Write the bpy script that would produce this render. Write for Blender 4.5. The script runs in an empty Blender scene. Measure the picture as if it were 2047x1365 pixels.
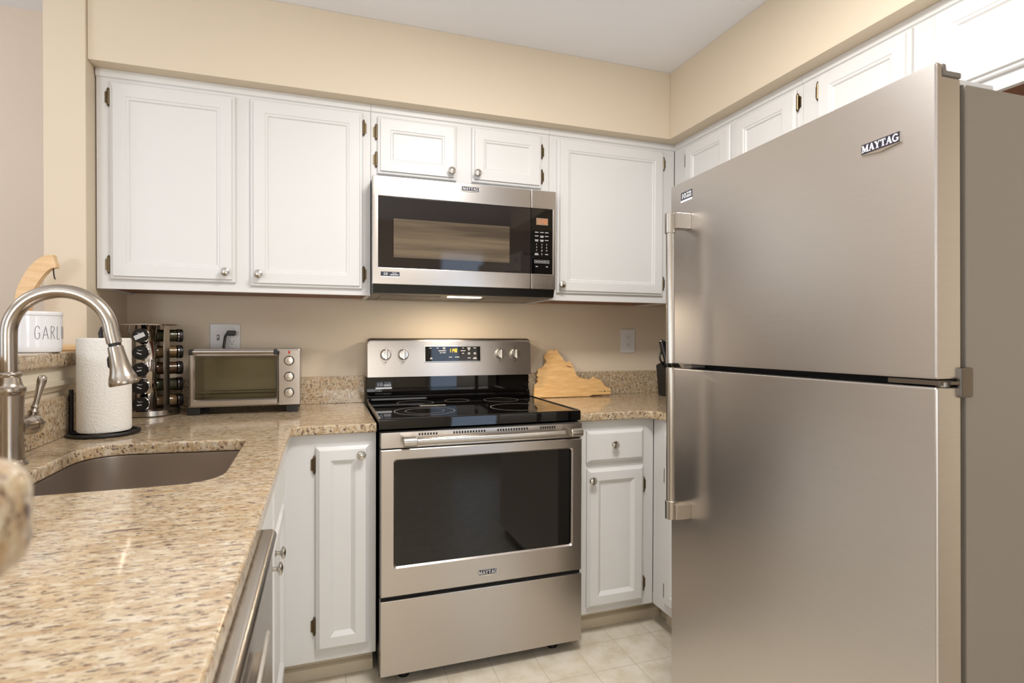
import bpy, bmesh, math, random
from mathutils import Vector, Matrix
random.seed(7)
PI = math.pi
SC = bpy.context.scene
COL = SC.collection

# ------------------------------------------------------------------ camera
cam_d = bpy.data.cameras.new('camera')
cam = bpy.data.objects.new('camera', cam_d); COL.objects.link(cam)
_yaw, _pit, _rol = math.radians(18.7928), math.radians(-0.5721), math.radians(0.2138)
_f = Vector((math.sin(_yaw)*math.cos(_pit), math.cos(_yaw)*math.cos(_pit), math.sin(_pit)))
_r = Vector((math.cos(_yaw), -math.sin(_yaw), 0)); _u = _r.cross(_f)
_r2 = _r*math.cos(_rol)+_u*math.sin(_rol); _u2 = -_r*math.sin(_rol)+_u*math.cos(_rol)
M = Matrix((( _r2.x,_u2.x,-_f.x),(_r2.y,_u2.y,-_f.y),(_r2.z,_u2.z,-_f.z))).to_4x4()
M.translation = Vector((-0.1797, -2.6041, 1.2115))
cam.matrix_world = M
cam_d.sensor_width = 36.0; cam_d.lens = 1104.09/2047*36
cam_d.clip_start = 0.02
cam_d.dof.use_dof = True; cam_d.dof.focus_distance = 2.0; cam_d.dof.aperture_fstop = 6.5
SC.camera = cam

# ------------------------------------------------------------------ view + world
SC.view_settings.view_transform = 'Standard'
try: SC.view_settings.look = 'None'
except Exception: pass
SC.view_settings.gamma = 1.0; SC.view_settings.use_curve_mapping = False
SC.view_settings.exposure = 0.11
W = bpy.data.worlds.new('sky'); SC.world = W; W.use_nodes = True
W.node_tree.nodes['Background'].inputs[0].default_value = (0.75, 0.85, 1.0, 1)
W.node_tree.nodes['Background'].inputs[1].default_value = 1.0

# ------------------------------------------------------------------ lights of the room and added fill
def area(name, loc, target, sx, sy, power, color, shape='RECTANGLE'):
    d = bpy.data.lights.new(name, 'AREA'); d.shape = shape; d.size = sx
    if shape in ('RECTANGLE', 'ELLIPSE'): d.size_y = sy
    d.energy = power; d.color = color
    o = bpy.data.objects.new(name, d); COL.objects.link(o); o.location = loc
    o.rotation_euler = (Vector(target)-Vector(loc)).to_track_quat('-Z', 'Y').to_euler()
    return o
def ball(name, loc, r, power, color):
    d = bpy.data.lights.new(name, 'POINT'); d.shadow_soft_size = r; d.energy = power; d.color = color
    o = bpy.data.objects.new(name, d); COL.objects.link(o); o.location = loc; return o
area('kitchen_ceiling_lamp', (0.40, -1.62, 2.42), (0.40, -1.62, 0), 0.46, 0.46, 28, (1.0, 0.975, 0.95), 'DISK')
ball('dining_ceiling_lamp', (-2.1, -1.0, 2.1), 0.15, 9, (0.92, 0.95, 1.0))
ball('added_rear_fill', (0.10, -3.7, 1.15), 0.32, 20, (0.90, 0.95, 1.0))  # added mid-height fill behind the camera, no known lamp there
area('added_ceiling_fill', (-1.7, -3.3, 1.35), (-1.4, -2.9, 2.44), 0.6, 0.6, 28, (0.86, 0.93, 1.0), 'DISK')  # added upward fill bounced off the ceiling, not a real fixture
area('patio_window_daylight', (1.28, -4.26, 1.2), (1.28, 0, 1.2), 0.55, 1.95, 8, (0.64, 0.80, 1.0))
area('dining_window_daylight', (-3.26, -1.9, 1.45), (0, -1.9, 1.3), 1.5, 1.3, 11, (0.78, 0.89, 1.0))

# ------------------------------------------------------------------ materials
def lin(r, g, b):
    f = lambda c: (c/255/12.92) if c/255 <= 0.04045 else ((c/255+0.055)/1.055)**2.4
    return (f(r), f(g), f(b), 1)
def mat(name, col, rough=0.5, metal=0.0, **kw):
    m = bpy.data.materials.new(name); m.use_nodes = True
    b = m.node_tree.nodes['Principled BSDF']
    b.inputs['Base Color'].default_value = col; b.inputs['Roughness'].default_value = rough
    b.inputs['Metallic'].default_value = metal
    for k, v in kw.items(): b.inputs[k].default_value = v
    return m
def nt(m): return m.node_tree.nodes, m.node_tree.links, m.node_tree.nodes['Principled BSDF']
def coords(m, scale, rot=(0,0,0)):
    n, l, b = nt(m)
    g = n.new('ShaderNodeNewGeometry'); mp = n.new('ShaderNodeMapping')
    mp.inputs['Scale'].default_value = scale; mp.inputs['Rotation'].default_value = rot
    l.new(g.outputs['Position'], mp.inputs['Vector']); return mp.outputs['Vector']
def noise(m, vec, scale, detail=3, rough=0.55):
    n, l, b = nt(m); t = n.new('ShaderNodeTexNoise')
    t.inputs['Scale'].default_value = scale; t.inputs['Detail'].default_value = detail
    t.inputs['Roughness'].default_value = rough; l.new(vec, t.inputs['Vector']); return t.outputs['Fac']
def ramp(m, fac, stops, interp='LINEAR'):
    n, l, b = nt(m); r = n.new('ShaderNodeValToRGB'); r.color_ramp.interpolation = interp
    e = r.color_ramp.elements
    while len(e) < len(stops): e.new(0.5)
    for q, (p, c) in zip(e, stops): q.position = p; q.color = c
    l.new(fac, r.inputs['Fac']); return r.outputs['Color']
def mix(m, fac, a, b_):
    n, l, b = nt(m); x = n.new('ShaderNodeMix'); x.data_type = 'RGBA'
    for s, v in ((0, fac), (6, a), (7, b_)):
        if hasattr(v, 'is_linked') or isinstance(v, bpy.types.NodeSocket): l.new(v, x.inputs[s])
        else: x.inputs[s].default_value = v
    return x.outputs[2]
def bump(m, fac, strength, dist=0.01):
    n, l, b = nt(m); q = n.new('ShaderNodeBump'); q.inputs['Strength'].default_value = strength
    q.inputs['Distance'].default_value = dist
    l.new(fac, q.inputs['Height']); l.new(q.outputs['Normal'], b.inputs['Normal'])
G = (0,0,0,1); WH = (1,1,1,1)

def paint(name, col, rough=0.6, b=0.06, sc=160):
    m = mat(name, col, rough); v = coords(m, (1,1,1)); bump(m, noise(m, v, sc, 2), b, 0.002)
    n, l, bs = nt(m)
    l.new(ramp(m, noise(m, v, 2.0, 2), [(0.3, tuple(c*0.97 for c in col[:3])+(1,)), (0.7, col)]), bs.inputs['Base Color'])
    return m
M_WALL = paint('beige_wall_paint', lin(224, 208, 184))
M_WALL2 = paint('pinkish_beige_wall_paint', lin(222, 206, 190))
M_CEIL = paint('white_ceiling_paint', lin(246, 247, 252), 0.8)
M_TRIM = paint('cream_trim_paint', lin(228, 218, 196), 0.4, 0.02)
M_CAB = paint('white_cabinet_paint', lin(225, 223, 220), 0.38, 0.03, 300)
M_KICK = paint('cream_kick_paint', lin(222, 208, 184), 0.5, 0.02)

def wood(name, c1, c2, stretch=(2, 22, 22), rough=0.45):
    m = mat(name, c1, rough); v = coords(m, stretch); n, l, b = nt(m)
    l.new(ramp(m, noise(m, v, 3.0, 5), [(0.35, c2), (0.65, c1)]), b.inputs['Base Color']); return m
M_UNDER = wood('reddish_plywood', lin(150, 92, 60), lin(105, 58, 36))
M_BAMBOO = wood('bamboo', lin(230, 188, 128), lin(214, 166, 104), (4, 4, 30))
M_LIGHTWOOD = wood('light_wood', lin(236, 200, 154), lin(224, 182, 130), (6, 6, 30), 0.4)

def granite():
    m = mat('speckled_granite', lin(214, 190, 150), 0.09); n, l, b = nt(m)
    g = n.new('ShaderNodeNewGeometry'); sp = n.new('ShaderNodeSeparateXYZ'); l.new(g.outputs['Normal'], sp.inputs[0])
    ab = n.new('ShaderNodeMath'); ab.operation = 'ABSOLUTE'; l.new(sp.outputs['Z'], ab.inputs[0])
    gt = n.new('ShaderNodeMath'); gt.operation = 'GREATER_THAN'; gt.inputs[1].default_value = 0.6; l.new(ab.outputs[0], gt.inputs[0])
    def veins(top, side, ang):                 # long grain on the polished face, short grain on cut edges
        a = coords(m, top, (0, 0, math.radians(ang))); c = coords(m, side)
        x = n.new('ShaderNodeMix'); x.data_type = 'VECTOR'; l.new(gt.outputs[0], x.inputs[0]); l.new(c, x.inputs[4]); l.new(a, x.inputs[5]); return x.outputs[1]
    v = veins((42, 120, 70), (92, 92, 70), 15); v2 = veins((15, 48, 34), (48, 48, 40), 16); v3 = veins((70, 210, 100), (130, 130, 90), 16)
    base = ramp(m, noise(m, v, 1.0, 7, 0.72), [(0.30, lin(120, 98, 80)), (0.41, lin(182, 156, 124)), (0.52, lin(192, 172, 141)), (0.68, lin(214, 202, 181))])
    tan = ramp(m, noise(m, v2, 1.0, 4, 0.6), [(0.50, G), (0.72, WH)])
    c1 = mix(m, tan, base, lin(176, 144, 104))
    v4 = veins((24, 80, 45), (60, 60, 48), 15)
    light = ramp(m, noise(m, v4, 1.3, 3, 0.5), [(0.56, G), (0.66, WH)])
    c2 = mix(m, light, c1, lin(206, 192, 170))
    fl = ramp(m, noise(m, v3, 1.0, 4, 0.65), [(0.565, G), (0.61, WH)])
    c3 = mix(m, fl, c2, lin(100, 80, 68))
    v5 = veins((32, 125, 60), (84, 84, 60), 16)
    fl2 = ramp(m, noise(m, v5, 1.0, 3, 0.6), [(0.63, G), (0.685, WH)])
    c4 = mix(m, fl2, c3, lin(92, 74, 66))
    v6 = veins((11, 60, 50), (50, 50, 50), 17)
    vein = ramp(m, noise(m, v6, 1.0, 5, 0.6), [(0.64, G), (0.68, WH)])
    c5 = mix(m, vein, c4, lin(112, 90, 82))
    l.new(c5, b.inputs['Base Color']); b.inputs['Specular IOR Level'].default_value = 0.5
    return m
M_GRAN = granite()

def floor_mat():
    m = mat('cream_vinyl_tile', lin(222, 212, 192), 0.3); n, l, b = nt(m)
    v = coords(m, (1, 1, 1))
    c = ramp(m, noise(m, v, 14, 5, 0.6), [(0.35, lin(212, 200, 176)), (0.6, lin(228, 219, 202))])
    g = n.new('ShaderNodeNewGeometry'); s = n.new('ShaderNodeSeparateXYZ'); l.new(g.outputs['Position'], s.inputs[0])
    outs = []
    for ax, off in (('X', -0.0617), ('Y', 0.15)):
        a = n.new('ShaderNodeMath'); a.operation = 'ADD'; a.inputs[1].default_value = 17.0+off; l.new(s.outputs[ax], a.inputs[0])
        d = n.new('ShaderNodeMath'); d.operation = 'DIVIDE'; d.inputs[1].default_value = 0.17; l.new(a.outputs[0], d.inputs[0])
        f = n.new('ShaderNodeMath'); f.operation = 'FRACT'; l.new(d.outputs[0], f.inputs[0])
        q = n.new('ShaderNodeMath'); q.operation = 'LESS_THAN'; q.inputs[1].default_value = 0.018; l.new(f.outputs[0], q.inputs[0]); outs.append(q.outputs[0])
    mx = n.new('ShaderNodeMath'); mx.operation = 'MAXIMUM'; l.new(outs[0], mx.inputs[0]); l.new(outs[1], mx.inputs[1])
    l.new(mix(m, mx.outputs[0], c, lin(196, 184, 160)), b.inputs['Base Color']); return m
M_FLOOR = floor_mat()

def steel(name, col, rough, aniso=0.6, vertical=False, brush=0.02):
    m = mat(name, col, rough, 1.0); n, l, b = nt(m)
    b.inputs['Anisotropic'].default_value = aniso
    g = n.new('ShaderNodeNewGeometry'); t = n.new('ShaderNodeVectorMath'); t.operation = 'CROSS_PRODUCT'   # horizontal direction in the sheet
    t.inputs[1].default_value = (0.001, 0.002, 1); l.new(g.outputs['True Normal'], t.inputs[0])
    l.new(t.outputs[0], b.inputs['Tangent']); b.inputs['Anisotropic Rotation'].default_value = 0.0 if vertical else 0.25
    v = coords(m, (4, 4, 900) if not vertical else (900, 900, 4))
    f = noise(m, v, 1.0, 2)
    l.new(ramp(m, f, [(0.3, tuple(c*(1-brush) for c in col[:3])+(1,)), (0.7, tuple(min(1, c*(1+brush)) for c in col[:3])+(1,))]), b.inputs['Base Color'])
    return m
M_STEEL = steel('brushed_stainless', lin(188, 181, 174), 0.29)
M_FRSTEEL = steel('fridge_stainless', lin(212, 207, 203), 0.34)
M_HANDLE = mat('satin_stainless_handle', lin(190, 184, 176), 0.25, 1.0)
M_SINK = steel('sink_stainless', lin(190, 180, 170), 0.36, 0.3, True)
M_NICKEL = mat('brushed_nickel', lin(180, 170, 158), 0.26, 1.0)
M_KNOB = mat('satin_nickel_knob', lin(205, 200, 192), 0.22, 1.0)
M_CHROME = mat('chrome', lin(215, 210, 205), 0.08, 1.0)
M_BRASS = mat('antique_brass', lin(98, 84, 62), 0.35, 1.0)
M_BLACK = mat('black_enamel', lin(16, 15, 15), 0.25)
M_BLKGLASS = mat('black_glass', lin(9, 8, 8), 0.03)
M_OVENGLASS = mat('oven_window_glass', lin(14, 12, 11), 0.04)
M_MWGLASS = mat('dark_brown_glass', lin(34, 27, 25), 0.05)
M_MWWIN = mat('perforated_window_screen', lin(84, 73, 60), 0.07)
def _mw():
    v = coords(M_MWWIN, (1.5, 1, 34)); n, l, b = nt(M_MWWIN)
    l.new(ramp(M_MWWIN, noise(M_MWWIN, v, 1.0, 3), [(0.35, lin(74, 64, 53)), (0.65, lin(112, 98, 80))]), b.inputs['Base Color'])  # horizontal reflection bands painted into the screen colour
_mw()
M_BLKPL = mat('black_plastic', lin(26, 25, 25), 0.4)
M_GREYPL = mat('grey_plastic', lin(128, 120, 112), 0.45)
M_FRSIDE = mat('fridge_side_paint', lin(142, 132, 120), 0.38)
M_HINGE = mat('zinc_hinge', lin(130, 122, 112), 0.35, 1.0)
M_DARK = mat('dark_gap', lin(12, 10, 9), 0.7)
M_WHITEPL = mat('white_plastic', lin(224, 222, 220), 0.3)
M_CERAMIC = mat('white_ceramic', lin(236, 234, 234), 0.12)
M_INK = mat('black_ink', lin(50, 48, 48), 0.6)
M_STWHITE = mat('sticker_white', lin(228, 228, 228), 0.5)
M_STDARK = mat('sticker_navy', lin(42, 44, 58), 0.4)
M_LEGEND = mat('legend_grey', lin(196, 192, 190), 0.5)
M_BADGE = mat('badge_black', lin(40, 34, 52), 0.3)
M_RED = mat('red_lamp', lin(190, 34, 24), 0.3)
M_RING = mat('burner_ring_grey', lin(112, 104, 98), 0.3)
M_PAPER = mat('white_paper_towel', lin(240, 236, 228), 0.9)
def _paper():
    v = coords(M_PAPER, (1, 1, 1)); n, l, b = nt(M_PAPER)
    t = n.new('ShaderNodeTexVoronoi'); t.inputs['Scale'].default_value = 190; l.new(v, t.inputs['Vector']); bump(M_PAPER, t.outputs['Distance'], 0.35, 0.003)
_paper()
M_SPICE = [mat('spice_brown', lin(120, 84, 50), 0.6), mat('spice_green', lin(96, 92, 62), 0.6), mat('spice_tan', lin(170, 136, 92), 0.6)]
def glassy(name, col, alpha, rough=0.03):
    m = bpy.data.materials.new(name); m.use_nodes = True; n = m.node_tree.nodes; l = m.node_tree.links; n.clear()
    o = n.new('ShaderNodeOutputMaterial'); tr = n.new('ShaderNodeBsdfTransparent'); gl = n.new('ShaderNodeBsdfGlossy'); mx = n.new('ShaderNodeMixShader')
    tr.inputs['Color'].default_value = col; gl.inputs['Roughness'].default_value = rough
    fr = n.new('ShaderNodeFresnel'); fr.inputs['IOR'].default_value = alpha
    l.new(fr.outputs[0], mx.inputs[0]); l.new(tr.outputs[0], mx.inputs[1]); l.new(gl.outputs[0], mx.inputs[2]); l.new(mx.outputs[0], o.inputs[0]); return m
M_GLASS = glassy('clear_glass', (0.85, 0.85, 0.82, 1), 1.5)
M_TGLASS = glassy('smoky_toaster_glass', (0.88, 0.86, 0.80, 1), 1.6)
M_PANE = glassy('window_pane', (0.95, 0.97, 1, 1), 1.45)
def emit(name, col, s):
    m = mat(name, G, 0.4); b = m.node_tree.nodes['Principled BSDF']
    b.inputs['Emission Color'].default_value = col; b.inputs['Emission Strength'].default_value = s; return m
M_AMBER = emit('amber_digits', lin(255, 196, 40), 2.2)
M_ORANGE = emit('orange_digits', lin(240, 130, 70), 0.9)
M_LCD = mat('lcd_background', lin(150, 122, 96), 0.3)
M_LAMP = emit('hood_lamp_lens', lin(255, 236, 205), 7)
M_CAVITY = mat('oven_cavity', lin(214, 204, 172), 0.45)
M_BLIND = mat('white_blind_slat', lin(228, 224, 214), 0.6)
M_NEXTCARPET = mat('tan_carpet', lin(176, 158, 134), 0.95)

# ------------------------------------------------------------------ mesh helpers
class MB:
    def __init__(s): s.bm = bmesh.new()
    def _add(s, vs, faces):
        v = [s.bm.verts.new(p) for p in vs]
        for f in faces:
            try: s.bm.faces.new([v[i] for i in f])
            except ValueError: pass
        return v
    def box(s, x0, x1, y0, y1, z0, z1, bev=0.0, seg=2):
        x0, x1 = sorted((x0, x1)); y0, y1 = sorted((y0, y1)); z0, z1 = sorted((z0, z1))
        t = bmesh.new(); bmesh.ops.create_cube(t, size=1)
        for v in t.verts: v.co = Vector(((x0+x1)/2+v.co.x*(x1-x0), (y0+y1)/2+v.co.y*(y1-y0), (z0+z1)/2+v.co.z*(z1-z0)))
        if bev > 0: bmesh.ops.bevel(t, geom=t.edges[:], offset=bev, segments=seg, affect='EDGES', profile=0.5)
        s.merge(t); return s
    def merge(s, t, mtx=None):
        if mtx is not None: bmesh.ops.transform(t, matrix=mtx, verts=t.verts)
        me = bpy.data.meshes.new('tmp'); t.to_mesh(me); t.free(); s.bm.from_mesh(me); bpy.data.meshes.remove(me); return s
    def loops(s, rings, cap0=True, cap1=True, closed=True):
        R = [[s.bm.verts.new(p) for p in r] for r in rings]; n = len(R[0])
        for a, b in zip(R, R[1:]):
            for i in range(n if closed else n-1):
                j = (i+1) % n; s.bm.faces.new((a[i], a[j], b[j], b[i]))
        if cap0: s.bm.faces.new(R[0][::-1])
        if cap1: s.bm.faces.new(R[-1])
        return s
    def lathe(s, prof, c=(0,0,0), axis=(0,0,1), n=32, cap=True):
        a = Vector(axis).normalized(); q = a.to_track_quat('Z', 'Y').to_matrix(); c = Vector(c)
        rings = [[c+q@Vector((r*math.cos(2*PI*i/n), r*math.sin(2*PI*i/n), h)) for i in range(n)] for r, h in prof]
        return s.loops(rings, cap, cap)
    def cyl(s, p0, p1, r, r1=None, n=20):
        p0, p1 = Vector(p0), Vector(p1); d = p1-p0
        return s.lathe([(r, 0), (r if r1 is None else r1, d.length)], p0, d, n)
    def tube(s, pts, r, n=14, cap=True):
        pts = [Vector(p) for p in pts]; rs = r if isinstance(r, (list, tuple)) else [r]*len(pts)
        ref = None; rings = []
        for i, p in enumerate(pts):
            t = (pts[min(i+1, len(pts)-1)]-pts[max(i-1, 0)]).normalized()
            if ref is None: ref = t.orthogonal().normalized()
            ref = (ref-t*ref.dot(t)).normalized(); b = t.cross(ref)
            rings.append([p+(ref*math.cos(2*PI*k/n)+b*math.sin(2*PI*k/n))*rs[i] for k in range(n)])
        return s.loops(rings, cap, cap)
    def prism(s, poly, a, b, plane='xz', bev=0.0):
        f = {'xz': lambda p, h: (p[0], h, p[1]), 'xy': lambda p, h: (p[0], p[1], h), 'yz': lambda p, h: (h, p[0], p[1])}[plane]
        t = bmesh.new(); v0 = [t.verts.new(f(p, a)) for p in poly]; v1 = [t.verts.new(f(p, b)) for p in poly]; n = len(poly)
        for i in range(n): t.faces.new((v0[i], v0[(i+1) % n], v1[(i+1) % n], v1[i]))
        t.faces.new(v0[::-1]); t.faces.new(v1); bmesh.ops.recalc_face_normals(t, faces=t.faces)
        if bev > 0:
            e = [e for e in t.edges if len(e.link_faces) == 2 and e.calc_face_angle(0) > 0.6]
            bmesh.ops.bevel(t, geom=e, offset=bev, segments=2, affect='EDGES')
        return s.merge(t)
    def quad(s, *p): s._add(p, [tuple(range(len(p)))]); return s

ORG = {}
def build(name, mb, m, parent=None, smooth=35):
    bmesh.ops.recalc_face_normals(mb.bm, faces=mb.bm.faces)
    root = parent
    while root is not None and root.name not in ORG: root = root.parent
    if root is not None and ORG[root.name] is not None:
        bmesh.ops.translate(mb.bm, verts=mb.bm.verts, vec=-Vector(ORG[root.name]))
    me = bpy.data.meshes.new(name); mb.bm.to_mesh(me); mb.bm.free(); me.materials.append(m)
    if smooth:
        me.polygons.foreach_set('use_smooth', [True]*len(me.polygons)); me.set_sharp_from_angle(angle=math.radians(smooth))
    o = bpy.data.objects.new(name, me); COL.objects.link(o)
    if smooth and len(me.polygons) > 6:          # flat faces keep flat shading next to their bevels
        w = o.modifiers.new('weighted', 'WEIGHTED_NORMAL'); w.mode = 'FACE_AREA'; w.weight = 50; w.keep_sharp = True
    if parent is not None: o.parent = parent
    return o
def thing(name, label, cat, loc=(0,0,0), rotz=0.0, group=None, local=False):
    """Empty at the thing's base; local=False: its parts are given in room coordinates."""
    o = bpy.data.objects.new(name, None); COL.objects.link(o); o.empty_display_size = 0.05
    o.location = loc; o.rotation_euler = (0, 0, rotz); o['label'] = label; o['category'] = cat
    if group: o['group'] = group
    ORG[o.name] = None if local else tuple(loc)
    return o
def tag(o, label, cat, group=None):
    o['label'] = label; o['category'] = cat
    if group: o['group'] = group
    return o
def struct(name, mb, m, parent=None, smooth=35):
    o = build(name, mb, m, parent, smooth)
    if parent is None: o['kind'] = 'structure'
    return o

def text_bm(txt, size, ext=0.0006, align='CENTER', sx=1.0):
    c = bpy.data.curves.new('t', 'FONT'); c.body = txt; c.size = size; c.extrude = ext; c.align_x = align; c.align_y = 'CENTER'; c.resolution_u = 3
    o = bpy.data.objects.new('t', c); COL.objects.link(o)
    bpy.context.view_layer.update()
    dg = bpy.context.evaluated_depsgraph_get(); me = bpy.data.meshes.new_from_object(o.evaluated_get(dg))
    t = bmesh.new(); t.from_mesh(me); bpy.data.meshes.remove(me); bpy.data.objects.remove(o); bpy.data.curves.remove(c)
    if sx != 1.0: bmesh.ops.scale(t, vec=(sx, 1, 1), verts=t.verts)
    return t
FRONT = Matrix.Rotation(PI/2, 4, 'X')                         # text lying in xy -> standing in xz, facing -y
def text(mb, txt, size, at, **kw): mb.merge(text_bm(txt, size, **kw), Matrix.Translation(at) @ FRONT); return mb
def maytag(mb, cx, y, cz, h, d=0.0008):
    """slab-serif capitals, height h, centred at cx, cz, facing -y"""
    def st(p, q, w):
        p, q = Vector(p), Vector(q); n = Vector((-(q-p).y, (q-p).x)).normalized()*w/2
        return [p+n, p-n, q-n, q+n]
    S = lambda x, z, w=0.34: [(x-w/2, z), (x+w/2, z), (x+w/2, z+0.09), (x-w/2, z+0.09)]
    L = {'M': (1.12, [st((.2,0),(.2,1),.1), st((.92,0),(.92,1),.2), st((.2,1),(.56,.1),.2), st((.56,.1),(.92,1),.1), S(.2,0), S(.92,0,.4), S(.16,.91,.3), S(.96,.91,.3)]),
         'A': (.92, [st((.16,0),(.46,1),.09), st((.46,1),(.76,0),.2), st((.25,.33),(.68,.33),.09), S(.16,0,.3), S(.76,0,.36)]),
         'Y': (.9, [st((.18,1),(.45,.45),.2), st((.74,1),(.45,.45),.09), st((.45,0),(.45,.5),.2), S(.45,0,.42), S(.18,.91,.36), S(.74,.91,.3)]),
         'T': (.84, [st((.42,0),(.42,1),.2), st((.06,.95),(.78,.95),.1), st((.08,.72),(.08,1),.07), st((.76,.72),(.76,1),.07), S(.42,0,.42)]),
         'G': (.96, [st((.5+.38*math.cos(a), .5+.46*math.sin(a)), (.5+.38*math.cos(a+.4), .5+.46*math.sin(a+.4)), .17) for a in [0.7+i*0.38 for i in range(12)]] + [st((.82,.08),(.82,.45),.17), S(.76,.4,.4)])}
    tot = sum(L[c][0] for c in 'MAYTAG'); x = cx-tot*h/2
    for c in 'MAYTAG':
        for poly in L[c][1]:
            mb.prism([(x+p[0]*h, cz+(p[1]-.5)*h) for p in poly], y, y-d, 'xz')
        x += L[c][0]*h
    return mb
def badge(parent, cx, y, cz, w, h):
    b = MB(); b.prism([(cx-w/2, cz-h*.3), (cx, cz-h*.5), (cx+w/2, cz-h*.3), (cx+w/2, cz+h/2), (cx-w/2, cz+h/2)], y, y-0.003, 'xz')
    o = build('badge', b, M_KNOB, parent)
    b = MB(); b.box(cx-w*.475, cx+w*.475, y-.003, y-.0036, cz-h*.26, cz+h*.46); build('badge_field', b, M_BADGE, o)
    build('badge_lettering', maytag(MB(), cx, y-.0036, cz+h*.1, h*.52), M_STWHITE, o)
def sticker(parent, x0, x1, y, z0, z1, white_band=True):
    w, h = x1-x0, z1-z0
    o = build('sticker', MB().box(x0, x1, y, y-.0006, z0, z1), M_STDARK, parent)
    b = MB(); text(b, '10', h*.78, (x0+w*.24, y-.0008, z0+h*.58), ext=.0003)
    text(b, '10', h*.78, (x0+w*.255, y-.0008, z0+h*.58), ext=.0003)
    text(b, 'YEAR', h*.34, (x0+w*.72, y-.0008, z0+h*.76), ext=.0003)
    text(b, 'YEAR', h*.34, (x0+w*.728, y-.0008, z0+h*.76), ext=.0003)
    for k in (0.5, 0.36): b.box(x0+w*.5, x0+w*.94, y-.0006, y-.0011, z0+h*k, z0+h*(k+.07))
    if white_band: b.box(x0, x1, y-.0006, y-.0011, z0, z0+h*.2)
    build('sticker_print', b, M_STWHITE, o)

def plate(polys, z0, z1, bev):
    """slab with holes and eased edges (2D curve fill)"""
    c = bpy.data.curves.new('t', 'CURVE'); c.dimensions = '2D'; c.fill_mode = 'BOTH'
    for P in polys:
        s = c.splines.new('POLY'); s.points.add(len(P)-1); s.use_cyclic_u = True
        for q, p in zip(s.points, P): q.co = (p[0], p[1], 0, 1)
    h = (z1-z0)/2; c.extrude = h-bev; c.bevel_depth = bev; c.bevel_resolution = 2; c.offset = -bev
    o = bpy.data.objects.new('t', c); COL.objects.link(o); bpy.context.view_layer.update()
    me = bpy.data.meshes.new_from_object(o.evaluated_get(bpy.context.evaluated_depsgraph_get()))
    t = bmesh.new(); t.from_mesh(me); bpy.data.meshes.remove(me); bpy.data.objects.remove(o); bpy.data.curves.remove(c)
    bmesh.ops.remove_doubles(t, verts=t.verts, dist=1e-5)
    bmesh.ops.translate(t, verts=t.verts, vec=(0, 0, (z0+z1)/2)); m = MB(); m.merge(t); return m
def fillet(P, radii, n=6):
    out = []; N = len(P)
    for i in range(N):
        r = radii[i]; p = Vector(P[i]); a = (Vector(P[i-1])-p); b = (Vector(P[(i+1) % N])-p)
        if r <= 0: out.append(tuple(p)); continue
        an = a.normalized(); bn = b.normalized(); th = an.angle(bn); d = min(r/math.tan(th/2), a.length*.49, b.length*.49)
        p0, p1 = p+an*d, p+bn*d
        for k in range(n+1):
            t = k/n; out.append(tuple((1-t)**2*p0+2*t*(1-t)*p+t*t*p1))
    return out

# ================================================================== ROOM SHELL
CT, CB = 0.908, 0.8756                       # worktop top / underside
XL, XR = -0.93, 1.75                         # kitchen side walls
struct('floor', MB().box(-3.3, 3.3, -4.3, 0.1, -0.05, 0), M_FLOOR)
struct('ceiling', MB().box(-3.3, 3.3, -4.3, 0.1, 2.44, 2.5), M_CEIL)
struct('wall_back', MB().box(-3.3, 3.3, 0, 0.1, 0, 2.44), M_WALL)
struct('wall_right', MB().box(XR, XR+0.1, -2.75, 0, 0, 2.44), M_WALL)
struct('wall_right_far', MB().box(3.2, 3.3, -4.3, 0, 0, 2.44), M_WALL)
b = MB(); b.box(-3.3, -3.2, -4.3, -2.65, 0, 2.44); b.box(-3.3, -3.2, -1.15, 0, 0, 2.44); b.box(-3.3, -3.2, -2.65, -1.15, 0, 0.8); b.box(-3.3, -3.2, -2.65, -1.15, 2.1, 2.44)
struct('wall_dining', b, M_WALL2)
b = MB(); b.box(-3.2, 0.98, -4.3, -4.2, 0, 2.44); b.box(1.58, 3.2, -4.3, -4.2, 0, 2.44); b.box(0.98, 1.58, -4.3, -4.2, 0, 0.2); b.box(0.98, 1.58, -4.3, -4.2, 2.18, 2.44)
struct('wall_rear', b, M_WALL)
# left wall: full-height pier by the cabinets, half wall under the bar top
struct('wall_left', MB().box(XL-0.118, XL, -0.40, 0, 0, 2.44, 0.004), M_WALL)
struct('wall_left_half', MB().box(XL-0.118, XL, -2.42, -0.40, 0, 1.1135), M_WALL)
struct('wall_peninsula_half', MB().box(XL, -0.40, -2.52, -2.43, 0, 1.1135), M_WALL)
# pink-beige wall of the dining room seen past the pier
struct('wall_dining_back', MB().box(-3.2, XL-0.118, -0.02, 0.0, 0, 2.44), M_WALL2)
# soffits
struct('wall_soffit_back', MB().box(XL, 1.35, -0.389, 0, 2.1326, 2.44, 0.003), M_WALL)
struct('wall_soffit_right', MB().box(1.35, XR, -2.75, 0, 2.1326, 2.44, 0.003), M_WALL)
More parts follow.
